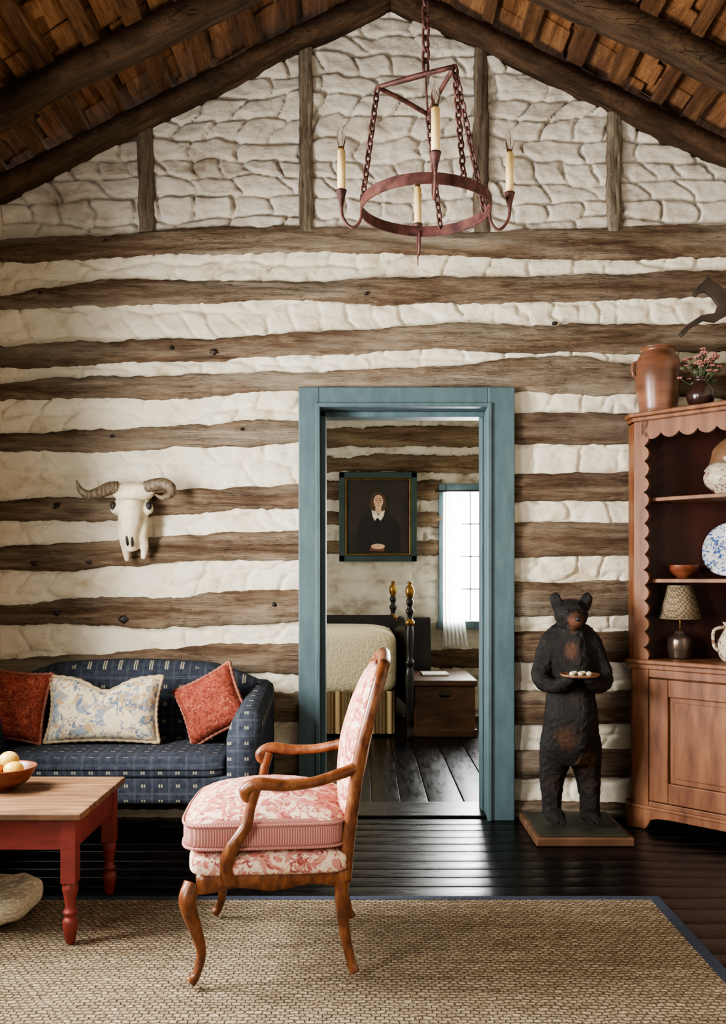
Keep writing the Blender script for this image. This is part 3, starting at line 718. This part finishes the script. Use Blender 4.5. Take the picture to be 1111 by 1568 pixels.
# ---------------- chandelier ----------------
cx,cy=.247,-1.23; RZ=2.700; RR=.252
cd=grp('candle_chandelier')
def hoop(name,c,r,h,th,mat,n=96):
    rings=[]
    for i in range(n+1):
        a=2*math.pi*i/n; co,si=math.cos(a),math.sin(a); w=.002*math.sin(3*a+1)
        rings.append([(c[0]+(r+q)*co,c[1]+(r+q)*si,c[2]+z+w) for q,z in ((0,0),(th,0),(th,h),(0,h))])
    loft(name,rings,mat,cd,cap=False,smooth=False)
hoop('iron_ring',(cx,cy,RZ),RR,.042,.006,iron)
def chain(name,a,b,link=.04,r=.0032,w=.010):
    a=Vector(a);b=Vector(b); d=b-a; n=max(2,int(d.length/(link*.72))); dn=d.normalized(); s1=dn.orthogonal().normalized(); s2=dn.cross(s1); parts=[]
    for i in range(n):
        c=a+d*((i+.5)/n); s=s1 if i%2 else s2; pts=[]
        for k_ in range(16):
            th_=2*math.pi*k_/16; pts.append(c+dn*(link*.5*math.cos(th_))+s*(w*math.sin(th_)))
        parts.append(tubev(pts,r,seg=6,closed=True))
    return multi(name,parts,iron,cd)
top=Vector((cx-.0,cy,3.235))
chain('main_chain',(cx,cy,4.24),(cx,cy,3.25),.06,.0055,.015)
hub=[(cx-.19,cy-.02,3.18),(cx+.02,cy+.17,3.17),(cx+.10,cy-.13,3.20)]
hb=[]
for i in range(3):
    a=Vector(hub[i]); b=Vector(hub[(i+1)%3]); hb.append(tubev([a,(a+b)/2+Vector((0,0,.004)),b],.009,seg=8,n=3))
    hb.append(tubev([top,(top+a)/2+Vector((0,0,-.004)),a],.004,seg=8,n=3))
multi('hub_bars',hb,iron,cd)
for i,(h,ang) in enumerate(zip(hub,(188,72,-60))):
    e=(cx+RR*math.cos(math.radians(ang)),cy+RR*math.sin(math.radians(ang)),RZ+.03)
    chain('hang_chain_%d'%(i+1),h,e,.042,.0042,.011)
chain('hang_chain_4',(cx+.10,cy-.13,3.2),(cx+RR*math.cos(.3),cy+RR*math.sin(.3),RZ+.03),.042,.0042,.011)
RA=.332
for i,ang in enumerate((180,0,-90,90)):
    ca,sa=math.cos(math.radians(ang+2)),math.sin(math.radians(ang+2))
    def pt(r,z): return (cx+r*ca,cy+r*sa,z)
    tube('arm_%d'%(i+1),[pt(RR,RZ+.02),pt(RR+.004,RZ-.03),pt(RR+.025,RZ-.062),pt(RA-.03,RZ-.06),pt(RA-.004,RZ-.02),pt(RA,RZ+.04),pt(RA,RZ+.07)],[.005,.006,.006,.006,.006,.007,.008],iron,cd,seg=10)
    c=pt(RA,RZ)
    lathe('candle_cup_%d'%(i+1),[(0,.0),(.006,.0),(.009,.03),(.02,.075),(.019,.078),(0,.07)],c,iron,cd,20,2)
    lathe('candle_%d'%(i+1),[(0,.07),(.0155,.07),(.0155,.235),(.012,.238),(0,.236)],c,candle,cd,20)
    lathe('bulb_%d'%(i+1),[(.009,.236),(.013,.255),(.0165,.28),(.012,.305),(.004,.332),(0,.34)],c,glassm,cd,20,3)
    lathe('bulb_base_%d'%(i+1),[(0,.236),(.010,.236),(.010,.25),(0,.252)],c,brass,cd,16)
    if i==3: tube('finial_spike',[pt(RA,RZ),pt(RA,RZ-.1)],[.006,.002],iron,cd)
# ---------------- skull ----------------
sk=grp('horned_skull',(wx(212),-.14,wz(757)))
bone=M('bleached_bone',(184,170,140),(232,223,200),(1,1,1),14,.7,.3,.006)
horn=M('horn_keratin',(62,51,40),(122,106,84),(14,14,3),6,.6,.6,.006)
parts=[ellv((0,.02,0),(.112,.06,.055)),ellv((-.085,.01,.02),(.04,.035,.03)),ellv((.085,.01,.02),(.04,.035,.03)),ellv((0,.0,-.06),(.090,.05,.055)),ellv((-.082,-.005,-.085),(.028,.03,.033)),ellv((.082,-.005,-.085),(.028,.03,.033)),
 tubev([(0,-.01,-.05),(0,-.02,-.15),(-.002,-.015,-.24),(0,0,-.30)],[.074,.058,.044,.032],n=6,seg=16),
 tubev([(-.045,.01,-.12),(-.045,.0,-.22),(-.036,.01,-.30),(-.030,.015,-.355)],[.03,.026,.02,.012],n=5),
 tubev([(.05,.01,-.12),(.052,.0,-.22),(.060,.01,-.28),(.052,.015,-.345)],[.03,.027,.022,.012],n=5)]
blob('skull_bone',parts,bone,sk,.006,4)
blkh=M('dark_hollow',(14,10,8),(28,20,15),scale=9,bump=0)
multi('eye_sockets',[ellv((-.090,-.026,-.074),(.016,.012,.022)),ellv((.090,-.026,-.074),(.016,.012,.022))],blkh,sk)
multi('nasal_opening',[ellv((-.012,-.048,-.235),(.010,.014,.045)),ellv((.012,-.048,-.245),(.007,.012,.04))],blkh,sk)
tube('horn_left',[(-.07,.0,.022),(-.115,-.005,.018),(-.165,-.015,-.005),(-.215,-.03,-.018),(-.255,-.04,.008),(-.272,-.045,.055)],[.034,.034,.030,.024,.016,.004],horn,sk)
tube('horn_right',[(.07,.0,.022),(.115,-.005,.036),(.165,-.015,.040),(.205,-.03,.018),(.205,-.045,-.018),(.165,-.055,-.034),(.13,-.06,-.018)],[.034,.033,.030,.026,.02,.013,.005],horn,sk)
# ---------------- bear ----------------
bs=grp('bear_plinth')
box('plinth_base',(.81,1.27),(-.555,-.08),(.0015,.042),wood('plinth_wood',(68,46,33),(92,65,48),(112,83,63),(1,6,1)),bs,.006)
box('plinth_top',(.83,1.25),(-.535,-.10),(.042,.050),M('plinth_green',(33,33,26),(48,46,36),scale=12),bs,.004)
be=grp('standing_bear_figure',(1.03,-.29,.060)); be.scale=(.90,.95,.985)
t=NT('black_bear_fur')
g=t.noise((2,2,1),14,10,.7); c=t.ramp(g,[(.38,(9,7,6)),(.75,(30,21,16))])
fur=t.noise((4,4,1),60,4,.7)
def patch(c,p,r,col):
    vm=t.n('ShaderNodeVectorMath',operation='DISTANCE'); t.l(t.co(),vm.inputs[0]); vm.inputs[1].default_value=p
    d=t.math('ADD',t.math('DIVIDE',vm.outputs['Value'],r),t.math('MULTIPLY',t.math('SUBTRACT',g,.5),2.2))
    return t.mix(t.ramp(d,[(.4,.7),(1.0,0.0)]),c,col)
for p_,r_,cl in [((0,-.15,1.0),.075,(108,66,43)),((-.02,-.13,.86),.06,(98,64,42)),((-.05,-.13,.43),.08,(76,48,30)),((.06,-.11,.30),.08,(90,60,37)),((.0,-.12,.62),.05,(48,31,22)),((-.09,-.08,.2),.08,(44,29,22)),((.1,-.08,.2),.08,(44,29,22))]: c=patch(c,p_,r_,cl)
b_=t.bump(g,.6,.012); t.bump(fur,.9,.007,b_); furm=t.set(c,.5,0,.35)
P=[]
for s in (-1,1):
    P+= [ellv((s*.098,-.045,.035),(.055,.095,.036)),tubev([(s*.104,-.0,.03),(s*.104,.0,.12),(s*.098,.01,.22),(s*.072,.0,.36),(s*.05,0,.46)],[.052,.056,.070,.10,.10],n=5,seg=16),
     tubev([(s*.068,-.01,1.07),(s*.092,-.012,1.12),(s*.100,-.01,1.138)],[.034,.030,.020],n=4,seg=12),
     tubev([(s*.05,.0,.93),(s*.105,.0,.88),(s*.148,-.01,.80),(s*.178,-.05,.715),(s*.12,-.12,.685),(s*.06,-.175,.715)],[.070,.070,.056,.044,.038,.034],n=6,seg=14),
     ellv((s*.055,-.185,.722),(.034,.034,.024))]
    for k_ in range(4): P.append(tubev([(s*.098-.033+.022*k_,-.12,.03),(s*.098-.036+.024*k_,-.155,.012)],[.012,.006],seg=8,n=2))
P+=[tubev([(0,.01,.30),(0,.0,.40),(0,-.01,.52),(0,-.0,.66),(0,.0,.80),(0,.0,.90),(0,-.01,.98)],[.120,.145,.146,.126,.124,.108,.090],n=6,seg=24,flat=1.0),
  ellv((0,-.015,1.035),(.092,.088,.078)),ellv((0,-.09,1.018),(.050,.06,.042)),ellv((0,-.125,1.005),(.036,.05,.032)),ellv((0,-.085,.98),(.036,.05,.022)),ellv((0,.13,.36),(.03,.03,.03))]
blob('bear_body',P,furm,be,.007,5,.014,.022)
multi('bear_eyes',[ellv((s*.036,-.098,1.052),(.009,.008,.008),12) for s in(-1,1)],M('bear_eye_glass',(5,4,4),(9,8,8),scale=2,bump=0,rough=.1),be)
ell('bear_nose',(0,-.175,1.018),(.018,.012,.013),blkh,be)
trm=wood('serving_tray_wood',(80,54,38),(118,84,62),(146,108,80))
lathe('serving_tray',[(0,.0),(.095,.0),(.105,.012),(.10,.014),(.09,.006),(0,.006)],(.0,-.205,.742),trm,be,30)
multi('tray_shells',[ellv((-.045+.022*i,-.225+.03*(i%2),.757),(.016,.014,.012),10) for i in range(5)],M('pale_shells',(186,168,140),(216,202,180),scale=30),be)
# ---------------- corner cupboard ----------------
cg=grp('corner_cupboard',(1.375,-.19,0.002),math.radians(-45))
Wc=.95; PL=[(0,0),(Wc,0),(Wc+.11,.11),(.5055,.658),(-.070,.070)]
def wall_panel(name,a,b,z0,z1,th,mat):
    a=Vector(a);b=Vector(b); d=(b-a).normalized(); n_=Vector((-d.y,d.x))
    prism(name,[tuple(a),tuple(b),tuple(b+n_*th),tuple(a+n_*th)],z0,z1,mat,cg,0)
ZB,ZT=.83,2.06
wall_panel('side_left',PL[4],PL[0],ZB,ZT,.018,cherry); wall_panel('side_right',PL[1],PL[2],ZB,ZT,.018,cherry)
wall_panel('back_right',PL[2],PL[3],ZB,ZT,.015,cabin_in); wall_panel('back_left',PL[3],PL[4],ZB,ZT,.015,cabin_in)
for i,z in enumerate((1.245,1.655)):
    prism('shelf_%d'%(i+1),[(.03,.045),(Wc-.03,.045),(Wc+.06,.12),(.5055,.635),(-.02,.1)],z-.012,z+.008,cherry,cg,.003)
def outp(o): return [(-o*.4,-o),(Wc+o*.4,-o),(Wc+.11+o*.3,.11-o*.9),(.5055,.658),(-.070-o*.3,.070-o*.9)]
prism('top_board',outp(.0),ZT-.02,ZT,cherry,cg,.003)
prism('cornice_lower',outp(.012),ZT-.012,ZT+.008,cherry,cg,.004); prism('cornice_upper',outp(.03),ZT+.008,ZT+.03,cherry,cg,.006)
prism('waist_board',outp(.028),ZB-.005,ZB+.018,cherry,cg,.006); prism('waist_mould',outp(.018),ZB-.03,ZB-.005,cherry,cg,.005)
def strip(name,A,B,mat=cherry,th=.02):
    n=len(A); v=[(a[0],0,a[1]) for a in A]+[(b[0],0,b[1]) for b in B]
    v+= [(x,th,z) for x,_,z in v[:2*n]]; f=[]
    for i in range(n-1):
        f+=[(i,i+1,n+i+1,n+i),(2*n+i,3*n+i,3*n+i+1,2*n+i+1),(i,2*n+i,2*n+i+1,i+1),(n+i,n+i+1,3*n+i+1,3*n+i)]
    f+=[(0,n,3*n,2*n),(n-1,3*n-1,4*n-1,2*n-1)]
    fixn(mesh(name,v,f,mat,cg,False))
def scal(u,per): return abs(math.sin(math.pi*u/per))**.6
n=160; zs=[ZB+.018+(ZT-.012-ZB-.018)*i/n for i in range(n+1)]
strip('stile_left',[(0,z) for z in zs],[(.050+.030*scal(z-ZB,.078),z) for z in zs])
strip('stile_right',[(Wc,z) for z in zs],[(Wc-.050-.030*scal(z-ZB,.078),z) for z in zs])
xs=[.04+(Wc-.08)*i/n for i in range(n+1)]
strip('apron_scalloped',[(x,ZT-.012) for x in xs],[(x,ZT-.075-.032*scal(x-.05,.0944)) for x in xs])
prism('lower_case_side',[(0,.02),(Wc,.02),(Wc+.11,.12),(.5055,.658),(-.070,.088)],.10,ZB-.03,cherry,cg,.0)
boxes('face_frame',[((-.005,.085),(-.012,.02),(.09,ZB-.03)),((Wc-.085,Wc+.005),(-.012,.02),(.09,ZB-.03)),((.085,Wc-.085),(-.012,.02),(ZB-.07,ZB-.03)),((.085,Wc-.085),(-.012,.02),(.09,.14))],cherry,cg,.004)
dx0,dx1,dz0,dz1=.09,Wc-.09,.145,ZB-.075
boxes('door_frame',[((dx0,dx0+.10),(-.018,.012),(dz0,dz1)),((dx1-.10,dx1),(-.018,.012),(dz0,dz1)),((dx0+.1,dx1-.1),(-.018,.012),(dz1-.085,dz1)),((dx0+.1,dx1-.1),(-.018,.012),(dz0,dz0+.10))],cherry,cg,.005)
box('door_panel',(dx0+.10,dx1-.10),(.0,.014),(dz0+.10,dz1-.085),cherry,cg,.003)
box('door_panel_field',(dx0+.125,dx1-.125),(-.006,.004),(dz0+.125,dz1-.11),cherry,cg,.006)
prof=[(-.02,0),(.07,0),(.085,.02),(.10,.05),(.14,.062),(.2,.066),(Wc-.2,.066),(Wc-.14,.062),(Wc-.10,.05),(Wc-.085,.02),(Wc-.07,0),(Wc+.02,0),(Wc+.02,.105),(-.02,.105)]
prism('bracket_base',prof,-.022,.0,cherry,cg,.003,'y')
prism('base_mould',outp(.026),.10,.118,cherry,cg,.005)
prism('bracket_return_left',[(-.02,-.022),(0,-.0),(-.05,.065),(-.075,.05)],0,.105,cherry,cg,.002)
def lc(lx,ly,z):
    c_=math.cos(math.radians(-45)); s_=math.sin(math.radians(-45)); return (1.375+lx*c_-ly*s_,-.19+lx*s_+ly*c_,z+.002)
def blue(name,base,ink,sc=40,th=.52): return blotch(name,base,[(ink,0)],sc,th,.25)
bw1=blue('blue_white_glaze',(186,188,184),(60,84,130)); bw2=blue('cream_pattern_glaze',(180,170,150),(110,76,62),34,.55)
def plate(name,c,r,mat):
    g=grp(name,c)
    lathe('plate',[(0,.0),(r*.55,.0),(r*.6,.006),(r*.95,.022),(r,.026),(r*.96,.03),(r*.58,.014),(0,.009)],(0,0,0),mat,g,40)
    g.rotation_euler=(math.radians(90-12),0,math.radians(-45)); return g
plate('blue_china_plate',lc(.35,.34,1.253+.145),.140,bw1)
plate('brown_charger_plate',lc(.38,.38,1.663+.165),.165,M('brown_glaze',(90,62,44),(128,97,72),scale=10,rough=.3))
def pot(name,c,prof,mat,handle=None,n=3):
    g=grp(name); lathe('body',prof,c,mat,g,36,n)
    if handle: tube('handle',[Vector(c)+Vector(h) for h in handle],.008,mat,g)
    return g
pot('lidded_tureen',lc(.40,.18,1.665),[(0,0),(.05,0),(.055,.01),(.1,.05),(.110,.09),(.100,.115),(.107,.12),(.08,.15),(.03,.165),(.012,.17),(.02,.185),(0,.195)],bw2,None)
pot('small_red_bowl',lc(.165,.20,1.255),[(0,0),(.03,0),(.035,.008),(.065,.035),(.075,.065),(.07,.064),(.05,.03),(0,.015)],bowlm)
pot('striped_jug',lc(.44,.17,.850),[(0,0),(.05,0),(.075,.04),(.08,.09),(.055,.14),(.045,.17),(.055,.19),(.05,.19),(.038,.165),(0,.15)],bw2,[(-.05,0,.17),(-.10,0,.15),(-.10,0,.08),(-.075,0,.05)])
lp=grp('table_lamp'); lcx=lc(.165,.165,.850)
pew=M('pewter_lamp_base',(70,58,50),(120,104,92),scale=5,rough=.22,bump=.03,metal=.7)
lathe('lamp_base',[(0,0),(.05,0),(.055,.01),(.062,.05),(.062,.09),(.055,.11),(.03,.125),(.025,.14),(0,.142)],lcx,pew,lp,32,2)
tube('lamp_stem',[Vector(lcx)+Vector((0,0,.13)),Vector(lcx)+Vector((0,0,.24))],.006,brass,lp)
t=NT('patterned_lampshade'); ck=t.n('ShaderNodeTexChecker'); ck.inputs['Scale'].default_value=90; t.l(t.co(),ck.inputs[0]); t.set(t.mix(ck.outputs[1],(138,122,98),(92,76,58)),.9)
lathe('lamp_shade',[(.102,.20),(.104,.20),(.06,.37),(.058,.37),(.102,.20)],lcx,t.m,lp,36)
TP=ZT+.032
t=NT('salt_glazed_crock'); g_=t.noise((1,1,3),5,6); t.set(t.ramp(g_,[(.35,(88,58,43)),(.65,(126,84,63))]),.3,0,.5); crockm=t.m
pot('stoneware_crock',lc(.085,.085,TP)[:2]+(TP+.001,),[(0,0),(.085,0),(.092,.02),(.107,.12),(.112,.2),(.104,.27),(.085,.30),(.080,.315),(.090,.33),(.082,.33),(.072,.31),(0,.29)],crockm,[(-.095,-.0,.26),(-.125,-.0,.25),(-.125,-.0,.20),(-.105,-.0,.18)])
vc=Vector(lc(.30,.105,TP)); vg=grp('vase_of_pink_flowers')
lathe('vase',[(0,0),(.035,0),(.06,.03),(.068,.07),(.05,.11),(.032,.13),(.04,.15),(.034,.15),(.026,.13),(0,.12)],vc,M('dark_vase_glaze',(34,22,20),(60,40,34),scale=8,rough=.2),vg,30,3)
st=[];bl=[];lf=[]
for i in range(44):
    a=random.uniform(0,2*math.pi); r=random.uniform(.0,.105); h=random.uniform(.20,.30)-r*.5
    e=vc+Vector((r*math.cos(a),r*math.sin(a),h)); st.append(tubev([vc+Vector((0,0,.13)),vc+Vector((r*.4*math.cos(a),r*.4*math.sin(a),h*.75)),e],.0018,seg=5,n=3))
    for k_ in range(5):
        b_=2*math.pi*k_/5; bl.append(ellv(e+Vector((.008*math.cos(b_),.008*math.sin(b_),.003)),(.007,.007,.005),8))
    if i%2==0: lf.append(ellv(vc+Vector((r*.8*math.cos(a+1),r*.8*math.sin(a+1),h*.8)),(.02,.008,.012),8))
multi('stems',st,M('stem_green',(50,56,36),(70,76,48),scale=9),vg); multi('blossoms',bl,M('pink_petal',(140,80,72),(178,124,113),scale=60,bump=0),vg); multi('leaves',lf,M('leaf_green',(54,58,42),(76,80,56),scale=9),vg)
# horse weathervane
hg=grp('horse_weathervane'); hx,hy,hz_=1.83,-.42,2.425
sil=[(-.27,.20),(-.24,.245),(-.20,.28),(-.185,.31),(-.175,.28),(-.13,.25),(-.07,.20),(.02,.19),(.10,.20),(.16,.19),(.22,.21),(.29,.19),(.33,.13),(.28,.16),(.22,.165),(.19,.13),(.22,.08),(.28,.05),(.34,.0),(.31,-.01),(.25,.03),(.17,.06),(.13,.10),(.05,.085),(-.04,.09),(-.09,.085),(-.15,.05),(-.21,.06),(-.28,.02),(-.33,-.03),(-.345,-.01),(-.29,.045),(-.22,.09),(-.15,.10),(-.135,.14),(-.17,.19),(-.205,.215),(-.235,.205),(-.255,.185)]
prism('horse_silhouette',[(hx+a*.9,hz_+b*.9+.02) for a,b in sil],hy-.012,hy+.012,M('dark_weathered_copper',(36,27,22),(60,46,37),scale=12),hg,.005,'y')
tube('horse_rod',[(hx,hy,TP+.01),(hx,hy,hz_+.12)],.008,dark,hg)
lathe('horse_stand',[(0,0),(.06,0),(.06,.015),(.02,.03),(0,.03)],(hx,hy,TP+.001),dark,hg)
# ---------------- lights ----------------
def area(name,loc,rot,sx,sy,e,col=(1,.97,.92)):
    l=bpy.data.lights.new(name,'AREA'); l.shape='RECTANGLE'; l.size=sx; l.size_y=sy; l.energy=e; l.color=col
    o=bpy.data.objects.new(name,l); bpy.context.scene.collection.objects.link(o); o.location=loc; o.rotation_euler=rot; return o
for i,(a,b,z0,z1) in enumerate(wins):
    area('window_daylight_%d'%(i+1),(XL-.25,(a+b)/2,(z0+z1)/2),(0,math.radians(-90),0),z1-z0,b-a,(410,270)[i],(1,.965,.91))
area('bedroom_daylight',((X0+X1)/2,BY+.25,(Z0+Z1)/2),(math.radians(-90),0,0),X1-X0+.2,Z1-Z0+.2,200,(.97,.99,1))
area('bedroom_added_fill',(-2.2,1.5,1.5),(0,math.radians(-90),0),1.4,1.2,75,(1,.98,.95))  # fill light added behind the unseen side window to brighten the bed
w=bpy.data.worlds.new('World'); bpy.context.scene.world=w; w.use_nodes=True
nt=w.node_tree; bg=nt.nodes['Background']; bg.inputs[0].default_value=(1,.98,.95,1)
tc=nt.nodes.new('ShaderNodeTexCoord'); sx=nt.nodes.new('ShaderNodeSeparateXYZ'); mr=nt.nodes.new('ShaderNodeMapRange')
nt.links.new(tc.outputs['Generated'],sx.inputs[0]); nt.links.new(sx.outputs[1],mr.inputs[0])
mr.inputs[1].default_value=.2; mr.inputs[2].default_value=.9; mr.inputs[3].default_value=.66; mr.inputs[4].default_value=10.0
nt.links.new(mr.outputs[0],bg.inputs[1])
try: bpy.context.scene.view_settings.look='AgX - Medium High Contrast'
except Exception: pass
# camera
c=bpy.data.cameras.new('camera'); co=bpy.data.objects.new('camera',c); bpy.context.scene.collection.objects.link(co)
co.location=(0,-D0,CAM_H); co.rotation_euler=(math.pi/2,0,0); c.sensor_fit='HORIZONTAL'; c.sensor_width=36; c.lens=36*F/1111; c.shift_y=101/1111
c.clip_start=.05
bpy.context.scene.camera=co
